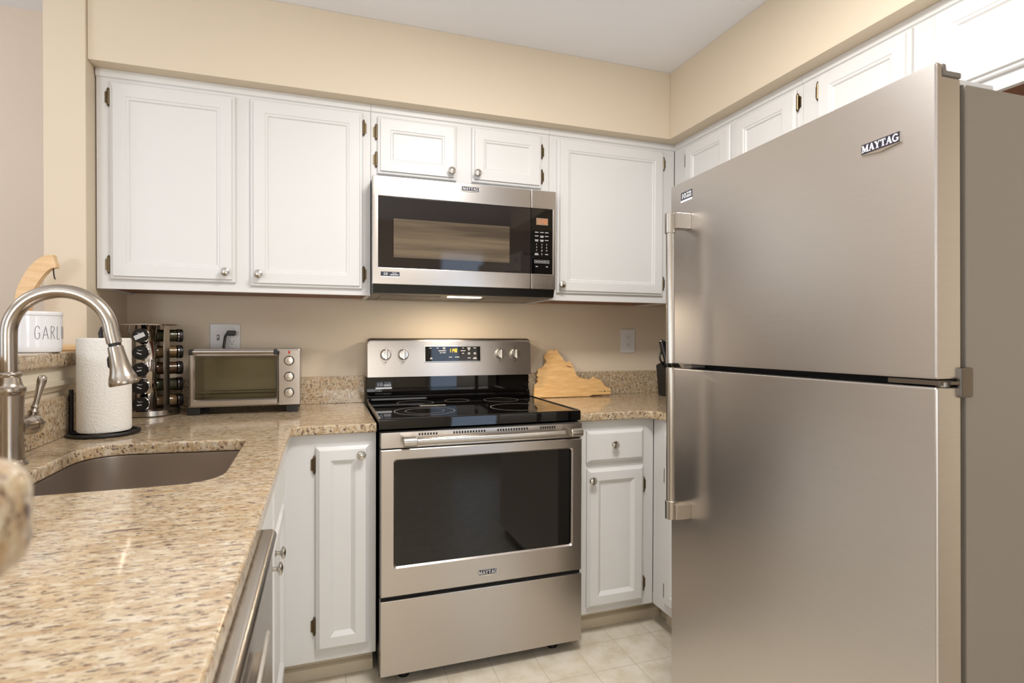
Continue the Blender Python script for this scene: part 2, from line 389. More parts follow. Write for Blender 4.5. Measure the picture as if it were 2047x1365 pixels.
# trim board and moulding under the bar top
b = MB(); b.box(XL, XL+0.012, -2.42, -0.40, 1.075, 1.1135, 0.002)
b.prism([(XL, 1.045), (XL+0.006, 1.045), (XL+0.011, 1.055), (XL+0.019, 1.062), (XL+0.021, 1.075), (XL, 1.075)], -2.42, -0.40, 'xz')
struct('trim_1', b, M_TRIM)
def window(name, along, c0, c1, z0, z1, at, blinds):
    o = bpy.data.objects.new(name, None); COL.objects.link(o); o['kind'] = 'structure'; ORG[o.name] = None
    bx = (lambda b, a0, a1, d0, d1, e0, e1: b.box(a0, a1, at+d0, at+d1, e0, e1)) if along == 'x' else (lambda b, a0, a1, d0, d1, e0, e1: b.box(at+d0, at+d1, a0, a1, e0, e1))
    b = MB(); w = 0.06
    for a0, a1, e0, e1 in ((c0, c0+w, z0, z1), (c1-w, c1, z0, z1), (c0, c1, z0, z0+w), (c0, c1, z1-w, z1), (c0, c1, (z0+z1)/2-w/2, (z0+z1)/2+w/2)): bx(b, a0, a1, .02, .08, e0, e1)
    build('window_frame', b, M_TRIM, o)
    b = MB(); bx(b, c0+w, c1-w, .045, .05, z0+w, z1-w); build('window_glass', b, M_PANE, o)
    if blinds:
        b = MB(); n = 22
        for k in range(n):
            z = z1-.05-k*0.05
            b._add([(c0+.02, at+.088, z+.006), (c1-.02, at+.088, z+.006), (c1-.02, at+.125, z-.006), (c0+.02, at+.125, z-.006)], [(0,1,2,3)]) if along == 'x' else b._add([(at+.088, c0+.02, z+.006), (at+.088, c1-.02, z+.006), (at+.125, c1-.02, z-.006), (at+.125, c0+.02, z-.006)], [(0,1,2,3)])
        build('blind_slats', b, M_BLIND, o, smooth=0)
window('window_1', 'x', 0.98, 1.58, 0.2, 2.18, -4.3, False)
window('window_2', 'y', -2.65, -1.15, 0.8, 2.1, -3.3, False)

# ================================================================== CABINETS
def knob_mb(x, y, z, s=1.0):
    return MB().lathe([(.0085*s, 0), (.0085*s, .002*s), (.0052*s, .004*s), (.005*s, .012*s), (.009*s, .015*s), (.0148*s, .0175*s), (.0158*s, .0205*s), (.0145*s, .0235*s), (.008*s, .0262*s), (.0015*s, .027*s)], (x, y, z), (0, -1, 0), 24)
def door_leaf(root, name, x0, x1, z0, z1, knob=None, hinge=None, hz=(), base=False, flat=False, ks=1.0):
    """recessed-panel leaf in front of the face frame at y=0, facing -y"""
    st, t = 0.055, 0.02
    if flat: prof = [(0, -.001), (0, -.012), (.004, -.0145), (.012, -.020)]
    elif base: prof = [(0, -.001), (0, -.010), (.005, -.013), (.012, -.0195), (.014, -.020), (.046, -.020), (.048, -.0185), (.060, -.0095), (.061, -.009)]
    else: prof = [(0, -.001), (0, -.009), (.003, -.012), (.010, -.013), (.012, -.020), (st-.005, -.020), (st-.002, -.0175), (st+.004, -.0165), (st+.008, -.012), (st+.009, -.0115)]
    rings = [[(x0+i, y, z0+i), (x1-i, y, z0+i), (x1-i, y, z1-i), (x0+i, y, z1-i)] for i, y in prof]
    d = build(name, MB().loops(rings, True, True), M_CAB, root, smooth=20)
    if knob: build('knob', knob_mb(knob[0], -.0195, knob[1], ks), M_KNOB, d)
    for z in hz:
        x = x0 if hinge == 'l' else x1; s = -1 if hinge == 'l' else 1
        h = MB(); h.cyl((x+s*.005, -.006, z-.026), (x+s*.005, -.006, z+.026), .0045, n=10)
        h.lathe([(.0045, 0), (.001, .007)], (x+s*.005, -.006, z+.026), (0,0,1), 10); h.lathe([(.0045, 0), (.001, .007)], (x+s*.005, -.006, z-.026), (0,0,-1), 10)
        h.prism([(x+s*.002, z-.026), (x+s*.016, z-.018), (x+s*.016, z+.018), (x+s*.002, z+.026)], -.0002, -.003, 'xz')
        build('hinge', h, M_BRASS, d)
    return d
def upper_cabinet(label, loc, rotz, w, z0, z1, depth, group=None):
    """local frame: face frame front at y=0, x 0..w, room heights"""
    o = thing('wall_cabinet' if False else 'upper_cabinet', label, 'cabinet', (loc[0], loc[1], z0), rotz, group, local=True)
    b = MB(); d = depth
    b.box(0, w, 0.019, d, .012, z1-z0); b.box(0, .016, .019, d, 0, .012); b.box(w-.016, w, .019, d, 0, .012); build('carcass', b, M_CAB, o)
    build('face_frame', MB().box(0, w, 0, .019, 0, z1-z0, .0015), M_CAB, o)
    build('bottom_panel', MB().box(.016, w-.016, .019, d, .007, .0119), M_UNDER, o)
    return o
UZ0, UZ1 = 1.371, 2.132
def off(o, z): return z-o.location.z
# left, two tall doors
c = upper_cabinet('wide white upper cabinet with two tall doors above the toaster oven', (XL+.004, -.325), 0, 0.922, UZ0, UZ1, .324)
X0 = XL+.004; Z = lambda z: z-UZ0
door_leaf(c, 'door', -.884-X0, -.490-X0, Z(1.404), Z(2.090), (-.522-X0, Z(1.441)), 'l', (Z(1.455), Z(2.035)))
door_leaf(c, 'door', -.440-X0, -.036-X0, Z(1.395), Z(2.092), (-.411-X0, Z(1.438)), 'r', (Z(1.455), Z(2.035)))
# molding strip along the top of the back run belongs to each cabinet face
def top_mould(o, w, h):
    b = MB(); b.prism([(0, h-.030), (-.006, h-.026), (-.008, h-.012), (-.004, h), (0, h)], .0, w, 'yz'); build('top_moulding', b, M_CAB, o)
top_mould(c, .922, UZ1-UZ0)
c = upper_cabinet('short white upper cabinet with two small doors directly above the microwave', (-.003, -.325), 0, 0.769, 1.832, UZ1, .324)
z = lambda q: q-1.832
door_leaf(c, 'door', .025, .347, z(1.858), z(2.086), (.3225, z(1.892)), 'l', (z(2.025), z(1.915)))
door_leaf(c, 'door', .413, .7285, z(1.860), z(2.092), (.433, z(1.894)), 'r', (z(2.025), z(1.915)))
top_mould(c, .769, UZ1-1.832)
c = upper_cabinet('white upper cabinet with one wide door right of the microwave', (.767, -.325), 0, 0.652, UZ0, UZ1, .324)
door_leaf(c, 'door', .802-.767, 1.352-.767, Z(1.404), Z(2.092), (.819-.767, Z(1.440)), 'r', (Z(1.465), Z(2.035)))
top_mould(c, .652, UZ1-UZ0)
# right wall, facing -x
c = upper_cabinet('white upper cabinet on right wall in the corner with two doors behind the fridge', (1.42, -.327), -PI/2, 0.755, UZ0, UZ1, .329)
yy = lambda y: -.327-y
door_leaf(c, 'door', yy(-.425), yy(-.722), Z(1.404), Z(2.092), (yy(-.70), Z(1.44)), 'l', (Z(2.03), Z(1.46)))
door_leaf(c, 'door', yy(-.758), yy(-1.058), Z(1.404), Z(2.092), (yy(-.78), Z(1.44)), 'r', (Z(2.045), Z(1.46)))
top_mould(c, .755, UZ1-UZ0)
c = upper_cabinet('short white cabinet with two doors on the right wall above the fridge', (1.42, -1.083), -PI/2, 0.84, 1.832, UZ1, .329)
y3 = lambda y: -1.083-y
door_leaf(c, 'door', y3(-1.152), y3(-1.468), z(1.868), z(2.098), (y3(-1.445), z(1.90)), 'l', (z(2.05), z(1.92)))
door_leaf(c, 'door', y3(-1.532), y3(-1.85), z(1.868), z(2.098), (y3(-1.555), z(1.90)), 'r', (z(2.05), z(1.92)))
top_mould(c, .84, UZ1-1.832)

def base_cabinet(label, loc, rotz, w, depth, kick_x=(0, None), hollow=False):
    o = thing('base_cabinet', label, 'cabinet', (loc[0], loc[1], 0), rotz, None, local=True)
    kx1 = w if kick_x[1] is None else kick_x[1]
    b = MB()
    if hollow:
        b.box(.001, .019, .019, depth, .098, CB-.001); b.box(w-.019, w-.001, .019, depth, .098, CB-.001); b.box(.019, w-.019, .019, depth, .098, .116); b.box(.019, w-.019, depth-.012, depth, .116, .66)
    else: b.box(0.001, w-.001, .019, depth, .098, CB-.001)
    build('carcass', b, M_CAB, o)
    build('face_frame', MB().box(0, w, 0, .0188, .098, CB-.001, .001), M_CAB, o)
    build('toe_kick', MB().box(kick_x[0], kx1, .085, .10, 0, .0978), M_KICK, o)
    b = MB(); b.prism([(.066, 0), (.085, 0), (.085, .042), (.079, .042), (.070, .036)], kick_x[0], kx1, 'yz'); build('shoe_moulding', b, M_KICK, o)
    return o
BY = -.617
# left of the range (facing -y), corner to range
c = base_cabinet('narrow white base cabinet with one door left of the range', (-.318, BY), 0, .311, .60, (-.07, .306))
door_leaf(c, 'door', -.206+.318, -.031+.318, .137, .832, (-.059+.318, .800), 'l', (.772, .222), base=True)
c = base_cabinet('narrow white base cabinet with a drawer over a door right of the range', (.763, BY), 0, .358, .60, (0, .44))
b = MB(); b.box(.444, .456, .0, .10, 0, .0978); build('toe_kick_return', b, M_KICK, c)
d = door_leaf(c, 'drawer', .808-.763, 1.065-.763, .708, .834, (.923-.763, .778), None, flat=True)
door_leaf(c, 'door', .811-.763, 1.068-.763, .126, .682, (.825-.763, .641), 'r', (.60, .19), base=True)
# right leg (facing -x)
c = base_cabinet('white corner base cabinet half hidden behind the fridge', (1.122, -.619), -PI/2, .50, .61, (0, .50))
door_leaf(c, 'door', .095, .46, .137, .832, None, 'l', (.653, .19), base=True)
# sink run (facing +x)
c = base_cabinet('white sink base cabinet with two doors under the sink', (-.318, -1.545), PI/2, .925, .59, (0, .925), True)
q = lambda y: y+1.545
door_leaf(c, 'drawer_front', q(-1.09), q(-.70), .705, .832, None, None, base=True) if False else None
door_leaf(c, 'false_drawer_front', q(-1.11), q(-.70), .700, .834, None, None, flat=True)
door_leaf(c, 'false_drawer_front', q(-1.525), q(-1.145), .700, .834, None, None, flat=True)
door_leaf(c, 'door', q(-1.11), q(-.70), .137, .680, (q(-1.083), .655), None, base=True)
door_leaf(c, 'door', q(-1.525), q(-1.145), .137, .680, (q(-1.185), .655), None, base=True)

# ================================================================== DISHWASHER
o = thing('dishwasher', 'stainless dishwasher under the granite worktop at the lower left', 'dishwasher', (-.32, -2.155, 0), PI/2, local=True)
build('tub', MB().box(.003, .597, .02, .55, .10, CB-.002), M_BLACK, o)
DX = -.055                                   # front of the door in local y
b = MB(); b.box(.002, .598, DX, .019, .11, .845, .003); dd = build('door', b, M_STEEL, o)
b = MB(); b.prism([(.02, .846), (DX, .846)]+[(DX+.005+.012*math.cos(a), .8605+.012*math.sin(a)) for a in [-2.2-k*.24 for k in range(11)]]+[(.02, .8725)], .002, .598, 'yz'); build('control_edge', b, M_HANDLE, o)
b = MB(); b.prism([(DX+.001, .785), (DX-.012, .790), (DX-.018, .806), (DX-.018, .822), (DX-.014, .823), (DX-.013, .808), (DX-.008, .797), (DX+.001, .795)], .10, .34, 'yz', .001); build('pocket_handle', b, M_HANDLE, dd)
build('kick_plate', MB().box(.002, .598, .03, .05, .005, .10), M_BLACK, o)

# ================================================================== WORKTOPS
sinkP = fillet([(-.792, -.792), (-.395, -.835), (-.386, -1.325), (-.792, -1.335)], [.11, .035, .10, .09], 8)
outer = fillet([(XL, 0), (-.006, 0), (-.006, -.6435), (-.28, -.6435), (-.28, -2.425), (XL, -2.425)], [0, 0, .004, .03, .01, 0], 5)
tag(build('worktop', plate([outer, sinkP], CB, CT, .006), M_GRAN), 'L-shaped speckled granite worktop with the sink cut into it', 'countertop')
outer = fillet([(.763, 0), (.763, -.6435), (1.075, -.6435), (1.10, -.70), (1.10, -1.12), (XR, -1.12), (XR, 0)], [0, .004, .03, .03, 0, 0, 0], 5)
tag(build('worktop', plate([outer], CB, CT, .006), M_GRAN), 'granite worktop right of the range running behind the fridge', 'countertop')
BS = 1.0284
tag(build('backsplash', MB().box(-.915, -.006, -.0225, 0, CT, BS, .002), M_GRAN), 'low granite backsplash strip behind the toaster oven', 'backsplash')
tag(build('backsplash', MB().box(.763, XR-.023, -.0225, 0, CT, BS, .002), M_GRAN), 'low granite backsplash strip behind the wooden cutting board', 'backsplash')
tag(build('backsplash', MB().box(XL, XL+.024, -2.42, -.60, CT, BS, .004), M_GRAN), 'low granite backsplash strip behind the faucet', 'backsplash')
tag(build('backsplash', MB().box(XL, XL+.012, -.599, -.0, CT, BS, .002), M_GRAN), 'short granite backsplash strip in the corner behind the paper towels', 'backsplash')
tag(build('backsplash', MB().box(XR-.0225, XR, -1.12, 0, CT, BS, .002), M_GRAN), 'granite backsplash strip on the right wall behind the fridge', 'backsplash')
# raised bar top, L-shaped, rounded end next to the camera
bar = fillet([(XL+.03, -.402), (XL+.03, -2.302), (-.294, -2.302), (-.294, -2.64), (-1.26, -2.64), (-1.26, -.402)], [0, .03, .03, .06, .05, .0], 6)
tag(build('bar_top', plate([bar], 1.114, 1.160, .012), M_GRAN), 'raised granite bar top along the left opening and in the near left corner', 'bar top')

# ================================================================== SINK
o = thing('sink', 'undermount stainless sink basin set in the granite worktop', 'sink', (-.59, -1.06, .70))
cen = Vector((-.59, -1.06, 0))
def ringz(sc, z, dx=0.0): return [tuple(cen+(Vector((p[0], p[1], 0))-cen)*sc)[:2]+(z,) for p in sinkP]
b = MB(); b.loops([ringz(1.06, CB-.001), ringz(1.012, CB-.0015), ringz(1.01, CB-.006), ringz(.985, .74), ringz(.95, .712), ringz(.86, .702), ringz(.12, .698)], False, True)
build('basin', b, M_SINK, o, 50)
b = MB(); b.lathe([(.045, 0), (.045, .003), (.038, .004), (.03, -.002)], (-.59, -1.06, .699), (0,0,1), 28); build('drain', b, M_CHROME, o)

# ================================================================== FAUCET
FX, FY = -.868, -1.025
o = thing('faucet', 'tall brushed nickel pull-down kitchen faucet arching over the sink', 'faucet', (FX, FY, CT))
b = MB(); b.lathe([(.0, 0), (.034, 0), (.034, .004), (.030, .008), (.0275, .016), (.0265, .05), (.0262, .09), (.0268, .12), (.0275, .145), (.0285, .16), (.0285, .166), (.0305, .168), (.0315, .174), (.0305, .180), (.026, .182), (.0235, .19), (.0215, .200), (.0205, .204), (.0232, .207), (.0238, .212), (.0215, .215), (.015, .217)], (FX, FY, CT), (0,0,1), 40)
build('body', b, M_NICKEL, o, 50)
R = .1005; ZC = 1.213; pts = [(FX, FY, 1.12), (FX, FY, 1.16)]
for k in range(0, 25):
    a = PI-k/24*math.radians(176); pts.append((FX+R+R*math.cos(a), FY, ZC+R*math.sin(a)))
e = Vector(pts[-1]); dr = (e-Vector(pts[-2])).normalized(); dr = (dr+Vector((.07, 0, 0))).normalized()
pts += [tuple(e+dr*.015), tuple(e+dr*.03)]; e = Vector(pts[-1])
build('spout', MB().tube(pts, .0162, 24), M_NICKEL, o, 60)
build('collar', MB().cyl(e, e+dr*.008, .0135, n=24), M_BLKPL, o)
e2 = e+dr*.008
hd = build('spray_head', MB().lathe([(.0155, 0), (.0162, .002), (.0176, .022), (.0202, .044), (.0245, .064), (.0282, .074), (.0292, .076), (.0298, .081), (.0312, .085), (.0316, .092), (.030, .095), (.022, .096)], e2, dr, 36), M_NICKEL, o, 50)
sd = dr.cross(Vector((0, 1, 0))).normalized(); sd = -sd if sd.x > 0 else sd
bm_ = MB(); bm_.tube([e2+dr*.022+sd*.0155, e2+dr*.028+sd*.0185, e2+dr*.045+sd*.0205, e2+dr*.05+sd*.019], [.004, .005, .005, .004], 8); build('spray_button', bm_, M_BLKPL, hd)
# side lever
hb = Vector((FX, FY, CT+.085)); hdn = Vector((.22, .97, 0)).normalized()
b = MB(); b.lathe([(.027, .012), (.0225, .03), (.0225, .045), (.0240, .058)], hb, hdn, 28); hub = build('handle_base', b, M_NICKEL, o, 50)
b = MB(); b.lathe([(.0240, .0595), (.0248, .062), (.0240, .076), (.020, .080), (.004, .081)], hb, hdn, 28); lv = build('handle_cap', b, M_NICKEL, o, 50)
p0 = hb+hdn*.07+Vector((0, 0, .015)); ld = Vector((.12, .26, 1)).normalized()
b = MB(); b.lathe([(.008, 0), (.0085, .010), (.0105, .012), (.0105, .016), (.0075, .019), (.0072, .024), (.009, .026), (.007, .029), (.006, .04), (.0068, .06), (.009, .08), (.0102, .092), (.009, .101), (.004, .106)], p0, ld, 20)
build('lever', b, M_NICKEL, lv, 60)

# ================================================================== RANGE
RW = .757
o = thing('range', 'stainless electric range with black glass cooktop between the base cabinets', 'range', (.3785, -.35, 0))
RNG = o
build('body', MB().box(.002, RW-.002, -.655, -.035, .028, .88), M_BLACK, o)
b = MB(); b.prism([(-.095, .8835), (-.660, .8835), (-.672, .889), (-.672, .919), (-.6705, .923), (-.667, .9255), (-.655, .926), (-.648, .924), (-.12, .924), (-.105, .930), (-.095, .930)], -.002, RW+.002, 'yz')
ck = build('cooktop', b, M_BLKGLASS, o, 30)
for x in (-.001, RW-.004): build('side_trim', MB().box(x, x+.005, -.655, -.10, .918, .928, .001), M_HANDLE, ck)
def ring(cx, cy, r, w):
    b = MB(); n = 64
    return b.loops([[(cx+rr*math.cos(2*PI*i/n), cy+rr*math.sin(2*PI*i/n), zz) for i in range(n)] for rr, zz in ((r-w, .9241), (r-w, .9245), (r, .9245), (r, .9241))], False, False)
for cx, cy, r, w in ((.185, -.50, .116, .0035), (.185, -.50, .075, .002), (.565, -.49, .112, .0035), (.19, -.235, .078, .002), (.575, -.235, .078, .002), (.38, -.20, .055, .002)):
    build('burner_ring', ring(cx, cy, r, w), M_RING, ck)
# backguard
b = MB(); b.prism([(-.036, .90), (-.118, .926), (-.121, .934), (-.114, .940), (-.113, .944), (-.116, .950), (-.104, .957), (-.098, .962), (-.098, 1.010), (-.098, 1.03), (-.036, 1.03)], -.001, RW+.001, 'yz'); lowg = build('backguard_glass', b, M_BLKGLASS, o, 30)
sticker(lowg, .036, .107, -.0984, .974, 1.008)
b = MB(); rr = []
for i_, y_ in ((0, -.036), (0, -.108), (.0015, -.116), (.005, -.1225), (.010, -.126), (.016, -.126)):
    xz = fillet([(-.004+i_*.35, 1.028+i_*.1), (RW+.004-i_*.35, 1.028+i_*.1), (RW+.004-i_*.35, 1.2005-i_), (-.004+i_*.35, 1.2005-i_)], [.003, .003, .022, .022], 6)
    rr.append([(p[0], y_+((p[1]-1.128)*.012/.1725 if y_ < -.04 else 0), p[1]) for p in xz])
b.loops(rr)
build('backguard', b, M_STEEL, o, 40)
yb = lambda z_: -.1262+(z_-1.128)*.012/.1725
def tilt(mb):                                # lean small parts back with the panel
    for v in mb.bm.verts: v.co.y += (v.co.z-1.128)*.012/.1725
    return mb
YB = yb(1.128)
build('display_frame', tilt(MB().box(.247, .511, YB, YB-.003, 1.092, 1.166, .002)), M_KNOB, o)
ds = build('display', tilt(MB().box(.251, .507, YB-.003, YB-.0036, 1.0955, 1.1625)), M_BLKGLASS, o)
b = MB()
SEG = {'1': 'bc', '4': 'fgbc', '0': 'abcdef', '2': 'abged'}
def seven(b, s, x, y, z, h, w, t, gap):
    for ch in s:
        if ch == ':': b.box(x, x+t, y, y-.0004, z+h*.3, z+h*.4); b.box(x, x+t, y, y-.0004, z+h*.65, z+h*.75); x += t+gap; continue
        P = {'a': (x, x+w, z+h-t, z+h), 'g': (x, x+w, z+h/2-t/2, z+h/2+t/2), 'd': (x, x+w, z, z+t), 'f': (x, x+t, z+h/2, z+h), 'e': (x, x+t, z, z+h/2), 'b': (x+w-t, x+w, z+h/2, z+h), 'c': (x+w-t, x+w, z, z+h/2)}
        for q_ in SEG[ch]: a0, a1, e0, e1 = P[q_]; b.box(a0, a1, y, y-.0004, e0, e1)
        x += w+gap
    return b
build('clock_digits', tilt(seven(b, '1140', .360, YB-.0036, 1.136, .0165, .0075, .0022, .0022)), M_AMBER, ds)
b = MB()
for x, z_, w in ((.275, 1.1555, .010), (.307, 1.1555, .010), (.337, 1.157, .012), (.337, 1.152, .012), (.328, 1.143, .034), (.322, 1.134, .010), (.337, 1.134, .014), (.278, 1.112, .006), (.278, 1.1075, .012), (.366, 1.114, .015), (.397, 1.114, .020), (.425, 1.1555, .006), (.425, 1.143, .022), (.425, 1.131, .010), (.453, 1.156, .016), (.453, 1.151, .012), (.453, 1.146, .006), (.481, 1.1555, .012), (.453, 1.133, .011), (.453, 1.128, .012), (.481, 1.133, .010), (.481, 1.128, .011), (.453, 1.110, .013), (.481, 1.111, .012), (.481, 1.1065, .018)):
    b.box(x-w/2, x+w/2, YB-.0036, YB-.0039, z_-.0014, z_+.0014)
build('key_legends', tilt(b), M_LEGEND, ds)
for x in (.0765, .153, .604, .679):
    b = MB(); ax = (0, -1, .07)
    b.lathe([(.0245, 0), (.0245, .003), (.0225, .006), (.0215, .020), (.019, .023), (.004, .0235)], (x, YB, 1.1275), ax, 32)
    k = build('control_knob', b, M_KNOB, o)
    b = MB(); b.box(x-.0055, x+.0055, YB-.020, YB-.034, 1.1065, 1.1485, .003); build('knob_grip', tilt(b), M_KNOB, k)
    for mx, mz, mw, mh in ((0, 1.1585, .0015, .0015), (0, 1.093, .002, .002), (-.026, 1.145, .001, .001), (.026, 1.145, .001, .001)):
        build('dial_mark', tilt(MB().box(x+mx-mw, x+mx+mw, YB-.0002, YB-.0006, mz-mh, mz+mh)), M_INK, k)
# front
YF = -.695
st = build('control_strip', MB().box(.002, RW-.002, YF, -.655, .826, .8805, .003), M_STEEL, o)
b = MB()
for a0, a1, n in ((.128, .198, 7), (.250, .372, 12), (.413, .535, 12), (.580, .645, 7)):
    for k in range(n):
        x = a0+(a1-a0)*(k+.5)/n; b.box(x-.0028, x+.0028, YF+.002, YF-.0005, .8665, .8745)
build('vent_slots', b, M_DARK, st)
build('gap_shadow_rail', MB().box(.004, RW-.004, -.68, -.655, .300, .83), M_DARK, o)
def frame_front(x0, x1, z0, z1, a0, a1, c0, c1, y, yb_, r=.012):
    O = [(x0, z0), (x1, z0), (x1, z1), (x0, z1)]; n = 5
    I = fillet([(a0, c0), (a1, c0), (a1, c1), (a0, c1)], [r]*4, n)
    Oe = []
    for i in range(4):
        for k in range(n+1): Oe.append(O[i])
    b = MB(); e = .003
    def sc(P, d):
        cx, cz = (a0+a1)/2, (c0+c1)/2
        return [(p[0]+(d if p[0] > cx else -d), p[1]+(d if p[1] > cz else -d)) for p in P]
    ro = [[(p[0], yy_, p[1]) for p in P] for P, yy_ in ((Oe, yb_), (Oe, y+.0))]
    cx, cz = (x0+x1)/2, (z0+z1)/2
    Oin = [(p[0]+(-e if p[0] > cx else e), p[1]+(-e if p[1] > cz else e)) for p in Oe]
    rings = [[(p[0], yb_, p[1]) for p in Oe], [(p[0], y+e, p[1]) for p in Oe], [(p[0], y, p[1]) for p in Oin], [(p[0], y, p[1]) for p in sc(I, .005)], [(p[0], y+.006, p[1]) for p in I], [(p[0], yb_, p[1]) for p in I]]
    b.loops(rings, False, False); bmesh.ops.remove_doubles(b.bm, verts=b.bm.verts, dist=1e-6)
    return b
dr_ = build('oven_door', frame_front(.002, RW-.002, .3175, .8215, .050, .7125, .4185, .7835, YF, -.66), M_STEEL, o, 30)
build('window_glass', MB().box(.046, .7165, YF+.0085, -.675, .414, .788), M_OVENGLASS, dr_)
badge(dr_, .3805, YF, .358, .072, .024)
b = MB(); zh = .8545; yh = -.742
b.lathe([(.0115, 0), (.0115, .56)], (.100, yh, zh), (1,0,0), 24)
hn = build('handle', b, M_HANDLE, dr_)
for x0, s in ((.072, 1), (.6885, 1)):
    b = MB(); b.lathe([(.012, 0), (.0165, .001), (.0165, .042), (.0145, .046)] if x0 < .3 else [(.0145, -.004), (.0165, 0), (.0165, .041), (.012, .042)], (x0, yh, zh), (1,0,0), 28)
    xm = x0+.02; b.box(xm-.014, xm+.014, yh+.004, YF+.001, zh-.011, zh+.011, .004); build('handle_mount', b, M_HANDLE, hn)
dw = build('storage_drawer', MB().box(.001, RW-.001, YF, -.655, .046, .3045, .004), M_STEEL, o)
for x in (.09, .665):
    for y in (-.62, -.10): build('foot', MB().lathe([(.02, 0), (.022, .004), (.018, .03)], (x, y, 0), (0,0,1), 16), M_BLACK, o)

# ================================================================== MICROWAVE
o = thing('microwave', 'stainless over-the-range microwave with black glass door above the range', 'microwave', (.3785, -.2, 1.372))
build('housing', MB().box(-.002, .759, -.378, -.002, 1.3745, 1.829, .002), M_BLACK, o)
YM = -.42
b = MB(); b.prism([(-.378, 1.3745), (-.400, 1.378), (-.412, 1.4105), (-.378, 1.4105)], -.001, .758, 'yz'); build('vent_grille', b, M_BLACK, o)
dm = build('door', frame_front(-.004, .6455, 1.4105, 1.8285, .0195, .6455+.02, 1.4768, 1.7495, YM, -.379, .008), M_STEEL, o, 30) if False else None
# door: frame open on the right where the glass meets the control panel
b = MB(); b.box(-.004, .6455, YM, -.379, 1.7510, 1.8285, .003); b.box(-.004, .6455, YM, -.379, 1.4105, 1.4755, .003); b.box(-.004, .0185, YM, -.379, 1.47, 1.756, .003)
dm = build('door', b, M_STEEL, o)
build('door_glass', MB().box(.0185, .6455, YM+.003, -.385, 1.4755, 1.7510, .001), M_MWGLASS, dm)
build('window_screen', MB().box(.0765, .552, YM+.0029, YM+.0024, 1.516, 1.667), M_MWWIN, dm)
badge(dm, .382, YM, 1.805, .074, .022)
sticker(dm, .027, .099, YM, 1.4375, 1.459)
b = MB(); b.box(.6475, .7605, YM, -.379, 1.7510, 1.8285, .003); b.box(.6475, .7605, YM, -.379, 1.4105, 1.4755, .003); b.box(.746, .7605, YM, -.379, 1.47, 1.756, .003)
pm = build('control_panel', b, M_STEEL, o)
build('panel_glass', MB().box(.6475, .746, YM+.003, -.385, 1.4755, 1.7510, .001), M_BLKGLASS, pm)
build('clock_display', MB().box(.671, .7245, YM+.003, YM+.0022, 1.683, 1.712), M_LCD, pm)
build('clock_digits', seven(MB(), '11:42', .679, YM+.0022, 1.689, .016, .0075, .002, .0022), M_ORANGE, pm)
b = MB()
cols = (.673, .697, .719)
for r_, z_ in enumerate((1.6515, 1.636, 1.619)):
    for k, x in enumerate(cols):
        b.box(x-.008, x+.008, YM+.003, YM+.0024, z_-.0014, z_+.0014)
        if r_ == 2 and k < 2 or r_ == 1 and k == 1: b.box(x-.007, x+.007, YM+.003, YM+.0024, z_-.006, z_-.0034)
for r_, z_ in enumerate((1.6005, 1.588, 1.5745)):
    for k, x in enumerate(cols): text(b, str(r_*3+k+1), .0105, (x, YM+.0027, z_), ext=.0003)
text(b, '0', .0105, (cols[1], YM+.0027, 1.559), ext=.0003)
b.box(cols[0]-.007, cols[0]+.007, YM+.003, YM+.0024, 1.560, 1.563); b.box(cols[0]-.009, cols[0]+.009, YM+.003, YM+.0024, 1.555, 1.558); b.box(cols[2]-.007, cols[2]+.007, YM+.003, YM+.0024, 1.5575, 1.5605)
for x in (.674, .6975, .7205):
    z_ = 1.5275
    for a0, a1, e0, e1 in ((-.0105, .0105, .0055, .0065), (-.0105, .0105, -.0065, -.0055), (-.0105, -.0095, -.0065, .0065), (.0095, .0105, -.0065, .0065), (-.0065, .0065, -.0013, .0013)): b.box(x+a0, x+a1, YM+.003, YM+.0024, z_+e0, z_+e1)
for x in (.674, .7205): b.box(x-.005, x+.005, YM+.003, YM+.0024, 1.505, 1.508)
build('key_legends', b, M_LEGEND, pm)
b = MB()
for a0, a1, e0, e1 in ((.662, .738, 1.466, 1.467), (.662, .738, 1.428, 1.429), (.662, .663, 1.428, 1.467), (.737, .738, 1.428, 1.467)): b.box(a0, a1, YM, YM-.0006, e0, e1)
build('button_outline', b, M_KNOB, pm)
# underside: lamp and filters
b = MB(); b.box(.04, .28, -.33, -.05, 1.3725, 1.3745); b.box(.48, .72, -.33, -.05, 1.3725, 1.3745); build('grease_filter', b, M_GREYPL, o)
build('lamp_lens', MB().box(.31, .45, -.352, -.315, 1.3715, 1.3744), M_LAMP, o)
area('hood_lamp', (.38, -.333, 1.368), (.38, -.30, 0), .14, .035, 2.6, (1.0, .84, .64))

# ================================================================== FRIDGE
FW = .815
o = thing('refrigerator', 'stainless top-freezer refrigerator with two bar handles at the right', 'refrigerator', (.854, -1.134, 0), math.radians(-91.83), local=True)
o.rotation_euler = (Matrix.Rotation(math.radians(-91.83), 3, 'Z') @ Matrix.Rotation(math.radians(-.75), 3, 'Y')).to_euler()
build('cabinet', MB().box(.004, FW-.004, .078, .71, .03, 1.655, .004), M_FRSIDE, o)
build('door_gasket', MB().box(.02, FW-.02, .062, .078, .06, 1.645), M_DARK, o)
def fdoor(name, z0, z1, lip):
    b = MB()
    if lip: b.prism([(0, z0), (.060, z0), (.060, z1-.022), (.016, z1-.022), (.016, z1), (0, z1)], 0, FW, 'yz', .003)
    else: b.box(0, FW, 0, .060, z0, z1, .004, 3)
    d = build(name, b, M_FRSTEEL, o)
    if lip:
        b = MB(); b.prism([(.0165, z1-.001), (.0165, z1-.0215), (.0615, z1-.0215), (.0615, z1-.012), (.026, z1-.012), (.024, z1-.001)], .0, FW, 'yz', .001); build('top_cap', b, M_GREYPL, d)
    return d
fz = fdoor('freezer_door', 1.1285, 1.682, True); fd = fdoor('fridge_door', .06, 1.1135, False)
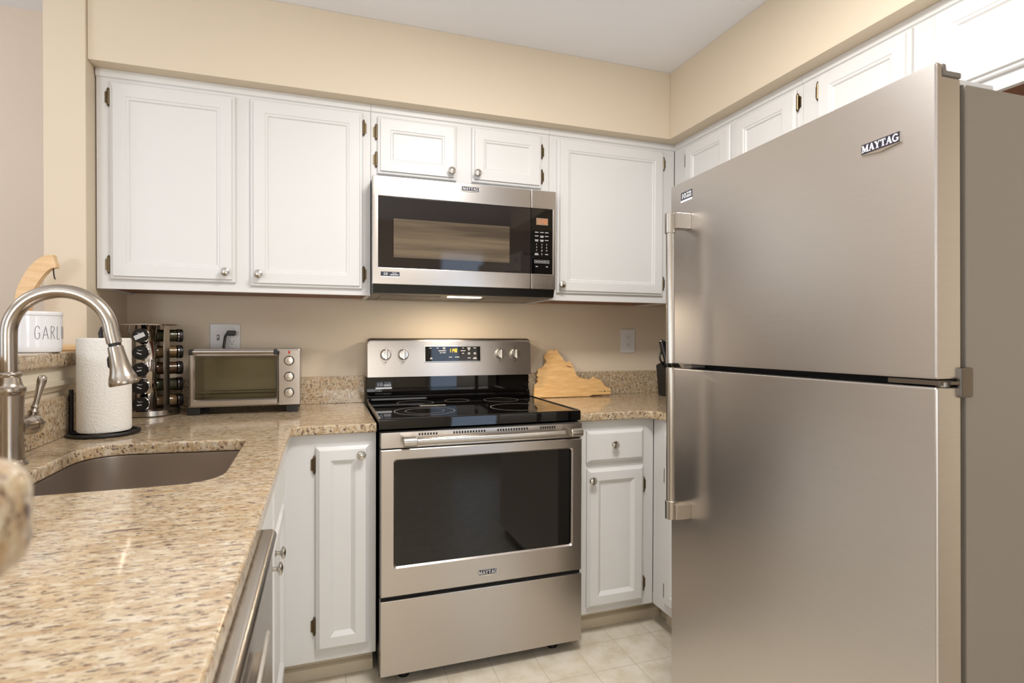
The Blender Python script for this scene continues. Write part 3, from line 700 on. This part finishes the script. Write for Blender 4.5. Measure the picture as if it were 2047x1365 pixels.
build('base_grille', MB().box(.01, FW-.01, .03, .05, .012, .055), M_BLACK, o)
def fhandle(parent, za, zb, mount_top):
    hx, hy = .083, -.056; n = build('handle', MB().lathe([(.010, 0), (.0122, .001), (.0122, zb-za-.001), (.010, zb-za)], (hx, hy, za), (0,0,1), 24), M_HANDLE, parent)
    z0, z1 = (zb-.058, zb+.002) if mount_top else (za-.002, za+.052)
    b = MB(); b.lathe([(.0145, 0), (.0158, .001), (.0158, z1-z0-.001), (.0145, z1-z0)], (hx, hy, z0), (0,0,1), 28)
    zl, zh_ = (z0+.012, z1) if mount_top else (z0, z1-.008)
    b.box(hx-.008, hx+.024, hy+.004, .001, zl, zh_, .004); build('handle_mount', b, M_HANDLE, n)
fhandle(fz, 1.131, 1.575, True); fhandle(fd, .672, 1.119, False)
badge(fz, .712, 0, 1.571, .082, .026)
sticker(fz, .056, .112, 0, 1.618, 1.648)
b = MB(); b.box(FW-.10, FW-.004, .012, .07, 1.1165, 1.1255, .001); b.lathe([(.011, 0), (.011, .008)], (FW-.012, .03, 1.114), (0,0,1), 16); b.box(FW-.004, FW+.006, .05, .082, 1.095, 1.148, .003); b.box(FW-.03, FW+.004, .03, .08, 1.118, 1.124, .001)
build('middle_hinge', b, M_HINGE, o)
build('hinge_tab', MB().box(.05, .09, .012, .06, 1.1165, 1.1255, .001), M_GREYPL, o)
b = MB(); b.box(FW-.09, FW-.01, .03, .16, 1.6555, 1.666, .003); build('top_hinge_cover', b, M_WHITEPL, o)

# ================================================================== SMALL THINGS
# --- toaster oven
o = thing('toaster_oven', 'stainless toaster oven with three dials on the granite worktop', 'toaster oven', (-.465, -.16, CT))
x0, x1, y0, y1, z0, z1 = -.660, -.2705, -.27, -.045, .937, 1.158
b = MB(); b.box(x0, x1, y0+.012, y1, z1-.012, z1, .005); b.box(x0, x0+.012, y0+.012, y1, z0, z1-.006, .004); b.box(-.348, x1, y0+.012, y1, z0, z1-.006, .004); b.box(x0, x1, y0+.012, y1, z0, z0+.01, .003); b.box(x0+.005, x1-.005, y1-.012, y1, z0, z1-.006)
build('housing', b, M_HANDLE, o)
b = MB(); b.box(x0+.0125, -.3485, y1-.016, y1-.0125, z0+.0105, z1-.0125); b.box(x0+.0125, x0+.016, y0+.02, y1-.016, z0+.0105, z1-.0125); b.box(x0+.016, -.3485, y0+.02, y1-.016, z0+.0105, z0+.014); build('cavity_lining', b, M_CAVITY, o)
b = MB()
for k in range(22): b.box(x0+.02+k*.0137, x0+.027+k*.0137, y0+.03, y0+.2, z1-.028, z1-.020)
build('top_element_guard', b, M_CAVITY, o)
b = MB(); zr = .986
for y in (y0+.03, y0+.16): b.cyl((x0+.016, y, zr), (-.349, y, zr), .0018, n=8)
for k in range(14): b.cyl((x0+.025+k*.021, y0+.03, zr), (x0+.025+k*.021, y0+.16, zr), .0012, n=6)
build('wire_rack', b, M_CHROME, o)
d = build('door', frame_front(x0+.006, -.350, z0+.004, z1-.006, x0+.022, -.3575, .9665, 1.128, y0, y0+.0115, .002), M_STEEL, o, 30)
build('door_glass', MB().box(x0+.018, -.354, y0+.006, y0+.009, .962, 1.132), M_TGLASS, d)
b = MB(); b.lathe([(.0075, 0), (.0075, .292)], (x0+.010, y0-.022, z1-.010), (1,0,0), 16); hh = build('handle', b, M_HANDLE, d)
for x in (x0+.010, -.362):
    b = MB(); b.box(x-.002, x+.012, y0-.031, y0+.001, z1-.022, z1-.001, .003); build('handle_bracket', b, M_BLKPL, hh)
build('control_panel', MB().box(-.3475, x1+.001, y0-.002, y0+.0115, z0+.001, z1-.004, .003), M_STEEL, o)
for z_ in (1.112, 1.0495, .987):
    b = MB(); b.lathe([(.019, 0), (.019, .004)], (-.3095, y0-.002, z_), (0,-1,0), 28); k = build('dial_ring', b, M_BLKPL, o)
    b = MB(); b.lathe([(.0165, .004), (.0165, .018), (.0145, .021), (.002, .0215)], (-.3095, y0-.002, z_), (0,-1,0), 28); build('dial', b, M_KNOB, k)
build('indicator_lamp', MB().box(-.313, -.306, y0-.002, y0-.005, 1.139, 1.150, .001), M_RED, o)
for x in (-.645, -.30):
    for y in (-.235, -.08): build('foot', MB().box(x-.022, x+.022, y-.02, y+.02, CT, z0, .003), M_BLKPL, o)
b = MB(); b.box(-.566, -.532, -.036, -.009, 1.208, 1.230, .006); b.tube([(-.560, -.03, 1.222), (-.570, -.034, 1.205), (-.576, -.036, 1.16), (-.577, -.037, 1.05), (-.565, -.04, .99)], .0055, 10); build('power_cord', b, M_BLKPL, o)

# --- outlets
o = thing('light_switch_plate', 'white switch and outlet plate above the toaster oven', 'outlet', (-.575, 0, 1.20))
build('plate', MB().box(-.633, -.517, -.006, 0, 1.144, 1.259, .004), M_WHITEPL, o)
b = MB(); b.box(-.6065, -.5965, -.0085, -.006, 1.188, 1.212, .001); t = build('switch_slot', b, M_GREYPL, o); build('toggle', MB().box(-.6045, -.5985, -.013, -.0085, 1.199, 1.207, .001), M_WHITEPL, t)
def receptacle(o, x, z_):
    r_ = build('receptacle', MB().lathe([(.0172, 0), (.0168, .0015)], (x, -.006, z_), (0,-1,0), 24), M_WHITEPL, o)
    b = MB(); b.box(x-.0075, x-.0055, -.0075, -.0079, z_-.001, z_+.008); b.box(x+.005, x+.007, -.0075, -.0079, z_, z_+.007); b.lathe([(.0026, .0), (.0026, .0004)], (x, -.0075, z_-.008), (0,-1,0), 10); build('slots', b, M_INK, r_)
receptacle(o, -.549, 1.222); receptacle(o, -.549, 1.181)
o = thing('outlet', 'white duplex outlet plate on the wall right of the cutting board', 'outlet', (1.361, 0, 1.186))
build('plate', MB().box(1.3175, 1.4045, -.006, 0, 1.123, 1.250, .004), M_WHITEPL, o)
receptacle(o, 1.361, 1.207); receptacle(o, 1.361, 1.167)

# --- paper towels and holder
TX, TY = -.812, -.615
o = thing('paper_towel_holder', 'black wire paper towel holder standing left of the spice rack', 'paper towel holder', (TX, TY, CT))
b = MB(); pts = [(TX+.088*math.cos(a), TY+.088*math.sin(a), CT+.006) for a in [2*PI*k/48 for k in range(49)]]; b.tube(pts, .0055, 10, False); b.cyl((TX-.088, TY, CT+.006), (TX+.088, TY, CT+.006), .005, n=10); build('base_ring', b, M_BLKPL, o)
b = MB(); b.tube([(TX, TY, CT+.006), (TX-.004, TY, 1.16), (TX-.010, TY, 1.215), (TX-.006, TY, 1.230), (TX+.012, TY, 1.236), (TX+.022, TY, 1.238), (TX+.032, TY, 1.233), (TX+.036, TY, 1.22)], .006, 12); build('post', b, M_BLKPL, o)
b = MB(); b.tube([(TX-.088, TY+.01, CT+.006), (TX-.088, TY+.01, 1.045)], .006, 10); build('tension_arm', b, M_BLKPL, o)
b = MB(); b.lathe([(.022, .0), (.066, .0), (.0685, .004), (.0685, .276), (.066, .280), (.022, .280), (.02, .27), (.02, .01)], (TX, TY, CT+.0125), (0,0,1), 56, False); b.loops
tag(build('paper_towel_roll', b, M_PAPER, None, 40), 'full roll of white paper towels on the black holder', 'paper towels')

# --- spice rack
SX, SY = -.803, -.175; SZ = CT
o = thing('spice_rack', 'round chrome revolving spice rack between paper towels and toaster oven', 'spice rack', (SX, SY, SZ))
b = MB(); b.lathe([(.090, 0), (.096, .004), (.096, .022), (.090, .026), (.01, .026)], (SX, SY, SZ), (0,0,1), 48); build('base_disc', b, M_HANDLE, o)
b = MB(); b.lathe([(.01, 0), (.098, 0), (.099, .002), (.098, .004), (.01, .006)], (SX, SY, SZ+.338), (0,0,1), 48); build('top_disc', b, M_CHROME, o)
A0 = math.radians(-97)                       # direction the front column faces
dirs = [A0+k*PI*2/3 for k in range(3)]
build('core', MB().box(SX-.004, SX+.004, SY-.004, SY+.004, SZ+.026, SZ+.338), M_BLKPL, o)
for k, a in enumerate(dirs):
    u = Vector((math.cos(a), math.sin(a), 0)); s = Vector((-u.y, u.x, 0)); ctr = Vector((SX, SY, 0))
    # curved chrome plate behind the lids
    if k == 0:
        b = MB(); n = 12; R0 = .034
        ring_in, ring_out = [], []
        outl = [ctr+u*(.038+R0*math.cos(t)*1.05)+s*(R0*math.sin(t)*1.05) for t in [-1.5+3.0*i/n for i in range(n+1)]]
        b.loops([[p+Vector((0,0,SZ+.026)) for p in outl], [p+Vector((0,0,SZ+.338)) for p in outl]], False, False, closed=False)
        pl = build('chrome_plate', b, M_CHROME, o, 60)
        md = pl.modifiers.new('thick', 'SOLIDIFY'); md.thickness = .0012
    a2 = a+math.radians(66); u2 = Vector((math.cos(a2), math.sin(a2), 0)); s2 = Vector((-u2.y, u2.x, 0)); b = MB()
    P = [ctr+u2*.072+s2*.013, ctr+u2*.074+s2*.0, ctr+u2*.072-s2*.013, ctr+u2*.070-s2*.013, ctr+u2*.071, ctr+u2*.070+s2*.013]
    b.prism([(p.x, p.y) for p in P], SZ+.026, SZ+.338, 'xy'); build('corner_post', b, M_HANDLE, o)
rows = ['topmost', 'second from the top', 'middle', 'fourth from the top', 'lowest']
def spice_jar(label, a, z_, r0, grp, mi, tape):
    u = Vector((math.cos(a), math.sin(a), 0)); c0 = Vector((SX, SY, z_))+u*r0
    j = thing('spice_jar', label, 'spice jar', tuple(c0), a, grp, local=True)       # local x points outward
    ax = (1, 0, 0)
    build('glass', MB().lathe([(.020, -.040), (.0235, -.037), (.0235, .030), (.022, .034), (.0205, .036)], (0,0,0), ax, 24), M_GLASS, j)
    build('spice', MB().lathe([(.014, -.038), (.021, -.035), (.021, .030), (.012, .031)], (0,0,0), ax, 20), M_SPICE[mi], j)
    ld = build('lid', MB().lathe([(.0245, .034), (.0255, .035), (.0255, .050), (.0245, .052), (.004, .0522)], (0,0,0), ax, 28), M_BLKPL, j)
    build('lid_rim', MB().lathe([(.0256, .0335), (.0268, .0345), (.0268, .0375), (.0256, .0385)], (0,0,0), ax, 28, False), M_CHROME, ld)
    b = MB(); t = random.uniform(-.5, .6)
    def dash(y, zz, w, h, ang):
        ca, sa = math.cos(ang), math.sin(ang); pts = []
        for dy, dz in ((-w/2, -h/2), (w/2, -h/2), (w/2, h/2), (-w/2, h/2)): pts.append((.0526, y+dy*ca-dz*sa, zz+dy*sa+dz*ca))
        b.quad(*pts)
    if tape: dash(0, -.002, .036, .016, .45)
    else: dash(-.001, -.003, .016, .0032, t)
    dash(.003, .008, .012, .0014, .2); dash(-.004, .010, .007, .0012, -.3)
    build('lid_label', b, M_STWHITE, ld, 0)
for i in range(5):
    z_ = SZ+.300-i*.0625
    spice_jar(f'spice jar with lid facing forward, {rows[i]} in the front column' if i else 'spice jar with taped black lid facing forward, topmost in the front column', dirs[0], z_, .043, 'spice jars in the rack', i % 3, i == 0)
for i in range(5):
    z_ = SZ+.300-i*.0625
    spice_jar(f'spice jar seen side-on, {rows[i]} in the column by the toaster', dirs[1], z_, .052, 'spice jars in the rack', (i+1) % 3, False)

# --- canister with GARLIC lettering
CX, CY = -.952, -.685; CZ = 1.160
o = thing('canister', 'white ceramic garlic canister on the raised bar top', 'canister', (CX, CY, CZ))
b = MB(); b.lathe([(.052, 0), (.056, .003), (.0575, .02), (.0575, .103)], (CX, CY, CZ), (0,0,1), 48); build('jar', b, M_CERAMIC, o, 50)
b = MB(); b.lathe([(.0578, .1035), (.0592, .1055), (.0592, .112), (.057, .115), (.01, .116)], (CX, CY, CZ), (0,0,1), 48); build('lid', b, M_CERAMIC, o, 50)
b = MB(); r_ = .0577
LET = {'G': [[(.9,.8),(.75,.97),(.45,1),(.2,.85),(.1,.5),(.15,.15),(.4,0),(.75,.05),(.9,.2),(.9,.45),(.55,.45)]], 'A': [[(0,0),(.5,1),(1,0)],[(.2,.33),(.8,.33)]],
       'R': [[(.1,0),(.1,1)],[(.1,1),(.6,.97),(.8,.8),(.6,.58),(.1,.52)],[(.35,.54),(.9,0)]], 'L': [[(.1,1),(.1,0),(.8,0)]], 'I': [[(.3,0),(.3,1)]], 'C': [[(.9,.85),(.6,1),(.25,.9),(.1,.5),(.25,.1),(.6,0),(.9,.15)]]}
for k, ch in enumerate('GARLIC'):
    a_c = math.radians(-67+18.0*k)
    for st_ in LET[ch]:
        P = []
        for p, q_ in zip(st_, st_[1:]):
            for i in range(5): P.append((p[0]+(q_[0]-p[0])*i/5, p[1]+(q_[1]-p[1])*i/5))
        P.append(st_[-1])
        b.tube([(CX+r_*math.cos(a_c+(p[0]-.5)*.0125/r_), CY+r_*math.sin(a_c+(p[0]-.5)*.0125/r_), CZ+.038+p[1]*.036) for p in P], .0006, 6)
build('lettering', b, M_INK, o, 40)
# --- banana hanger
BX, BY_ = -1.005, -.500
o = thing('banana_hanger', 'light wooden banana hanger with a curved arm on the raised bar top', 'banana hanger', (BX, BY_, CZ))
build('base', MB().lathe([(.086, 0), (.09, .004), (.09, .014), (.086, .018), (.02, .018)], (BX, BY_, CZ), (0,0,1), 40), M_LIGHTWOOD, o)
prof = [(-.044, .018), (-.056, .08), (-.054, .14), (-.043, .195), (-.018, .245), (.006, .272), (.030, .280)]
wid = [.036, .036, .038, .040, .042, .042, .040]
def cr(P, n=6):
    out = []
    for i in range(len(P)-1):
        p0, p1, p2, p3 = (Vector(P[max(0, min(len(P)-1, j))]) for j in (i-1, i, i+1, i+2))
        for k in range(n):
            t = k/n; out.append(.5*((2*p1)+(p2-p0)*t+(2*p0-5*p1+4*p2-p3)*t*t+(3*p1-p0-3*p2+p3)*t**3))
    out.append(Vector(P[-1])); return out
c_ = cr(prof); w_ = [x[0] for x in cr([(w, 0) for w in wid])]
rings = []
for i, p in enumerate(c_):
    tg = (c_[min(i+1, len(c_)-1)]-c_[max(0, i-1)]).normalized(); nn = Vector((-tg.y, tg.x))*w_[i]/2
    A, B = p+nn, p-nn
    rings.append([(BX+A.x, BY_-.013, CZ+A.y), (BX+B.x, BY_-.013, CZ+B.y), (BX+B.x, BY_+.013, CZ+B.y), (BX+A.x, BY_+.013, CZ+A.y)])
am = build('arm', MB().loops(rings), M_LIGHTWOOD, o, 30)
b = MB(); hx = BX+.022; b.tube([(hx, BY_, CZ+.262), (hx+.001, BY_, CZ+.240), (hx+.003, BY_, CZ+.228), (hx+.005, BY_, CZ+.224)], .002, 8); build('hook', b, M_BLKPL, am)

# --- cutting board leaning on the backsplash
b2 = [(-0.1142, 0.0034), (-0.1059, 0.0668), (-0.0986, 0.071), (-0.0932, 0.0775), (-0.0842, 0.0839), (-0.0892, 0.0928), (-0.0818, 0.1059), (-0.0891, 0.1149), (-0.0793, 0.1281), (-0.0827, 0.1393), (-0.0763, 0.1468), (-0.0619, 0.1501), (-0.0527, 0.1567), (-0.0456, 0.1611), (-0.0432, 0.1701), (-0.0291, 0.1812), (-0.0311, 0.1926), (-0.0366, 0.1985), (-0.0368, 0.2131), (-0.031, 0.2221), (-0.0238, 0.2276), (-0.0161, 0.2403), (-0.0064, 0.2417), (0.006, 0.2448), (0.0149, 0.2388), (0.0223, 0.2401), (0.0305, 0.2484), (0.0391, 0.2401), (0.0444, 0.2239), (0.0529, 0.2146), (0.063, 0.1984), (0.0674, 0.1869), (0.0798, 0.1776), (0.0931, 0.1866), (0.1041, 0.1773), (0.1144, 0.152), (0.1221, 0.129), (0.1267, 0.1084), (0.1471, 0.0966), (0.171, 0.0915), (0.1948, 0.0855), (0.2171, 0.1024), (0.2331, 0.0925), (0.2545, 0.0851), (0.2672, 0.0688), (0.2794, 0.0501), (0.2933, 0.042), (0.3088, 0.0379), (0.3042, 0.0083), (0.2034, 0.0078), (0.1805, 0.0018)]   # board outline, metres
n_pl = Vector((0, -math.cos(math.radians(17)), math.sin(math.radians(17))))
p_pl = Vector((.9, -.105, CT+.001)); ux = Vector((1, 0, 0)); uz = Vector((0, math.sin(math.radians(17)), math.cos(math.radians(17))))
o = thing('cutting_board', 'bamboo cutting board with a jagged outline leaning on the right backsplash', 'cutting board', tuple(p_pl), 0, local=True)
b = MB(); f0 = [p[0]*ux+p[1]*uz for p in b2]; nrm = -n_pl*.018
b.loops([[p for p in f0], [p+nrm for p in f0]]); build('board', b, M_BAMBOO, o, 30)
b = MB(); bp = [.27, .30, .052, .060]
for a0, a1, e0, e1 in ((.235, .262, .022, .0235), (.268, .276, .021, .027), (.282, .306, .022, .0235)):
    b.quad(*[a*ux+e*uz+n_pl*.0005 for a, e in ((a0, e0), (a1, e0), (a1, e1), (a0, e1))])
build('burnt_mark', b, M_INK, o, 0)
b = MB(); g = [(.076, .165), (.083, .160), (.092, .158), (.100, .153), (.108, .150), (.098, .150), (.088, .154), (.078, .158)]
b.quad(*[a*ux+e*uz+n_pl*.0005 for a, e in g]); build('engraved_line', b, M_UNDER, o, 0)

# --- knife block
KX, KY = 1.496, -.20
o = thing('knife_block', 'black knife block beside the fridge handle on the right worktop', 'knife block', (KX, KY, CT))
b = MB(); b.prism([(-.055+KY, CT), (.055+KY, CT), (.080+KY, CT+.155), (.035+KY, CT+.172), (-.045+KY, CT+.110)], KX-.038, KX+.065, 'yz', .003); build('block', b, M_BLKPL, o)
def knife(label, x, y, z_, ln, ang=-14, tilt_x=0):
    k = thing('kitchen_knife', label, 'knife', (x, y, z_), 0, 'knives in the black block', local=True)
    d_ = Vector((tilt_x, .30, 1)).normalized()
    b = MB(); b.tube([d_*.0, d_*.01, d_*.05, d_*.09, d_*ln], [.0095, .012, .0118, .0125, .013], 14); build('handle', b, M_BLKPL, k)
    b = MB(); b.lathe([(.013, ln), (.013, ln+.004), (.008, ln+.010), (.002, ln+.011)], (0,0,0), tuple(d_), 16); build('end_cap', b, M_CHROME, k)
    b = MB(); b.tube([d_*-.04, d_*.0], .003, 8); build('blade', b, M_CHROME, k)
knife('left tall black-handled knife with steel end cap in the block', KX-.024, KY-.005, CT+.152, .132, tilt_x=-.10)
knife('right tall black-handled knife with steel end cap, close to the fridge handle', KX+.000, KY-.005, CT+.152, .132, tilt_x=-.05)
k = thing('kitchen_scissors', 'black-handled kitchen scissors with loop handle in the knife block', 'scissors', (KX-.030, KY+.040, CT+.203), 0, None, local=True)
b = MB(); b.tube([(-.002+.016*math.cos(a), -.012+.004*math.sin(a), -.008+.026*math.sin(a)) for a in [2*PI*i/20 for i in range(21)]], .0055, 8, False); build('loop_handle', b, M_BLKPL, k)
b = MB(); b.tube([(0, -.004, .015), (.002, 0, .035), (.003, .004, .055)], .008, 10); build('shank', b, M_BLKPL, k)
b = MB(); b.lathe([(.009, 0), (.008, .006)], (.003, .0045, .056), (0, .1, 1), 14); build('pivot', b, M_CHROME, k)
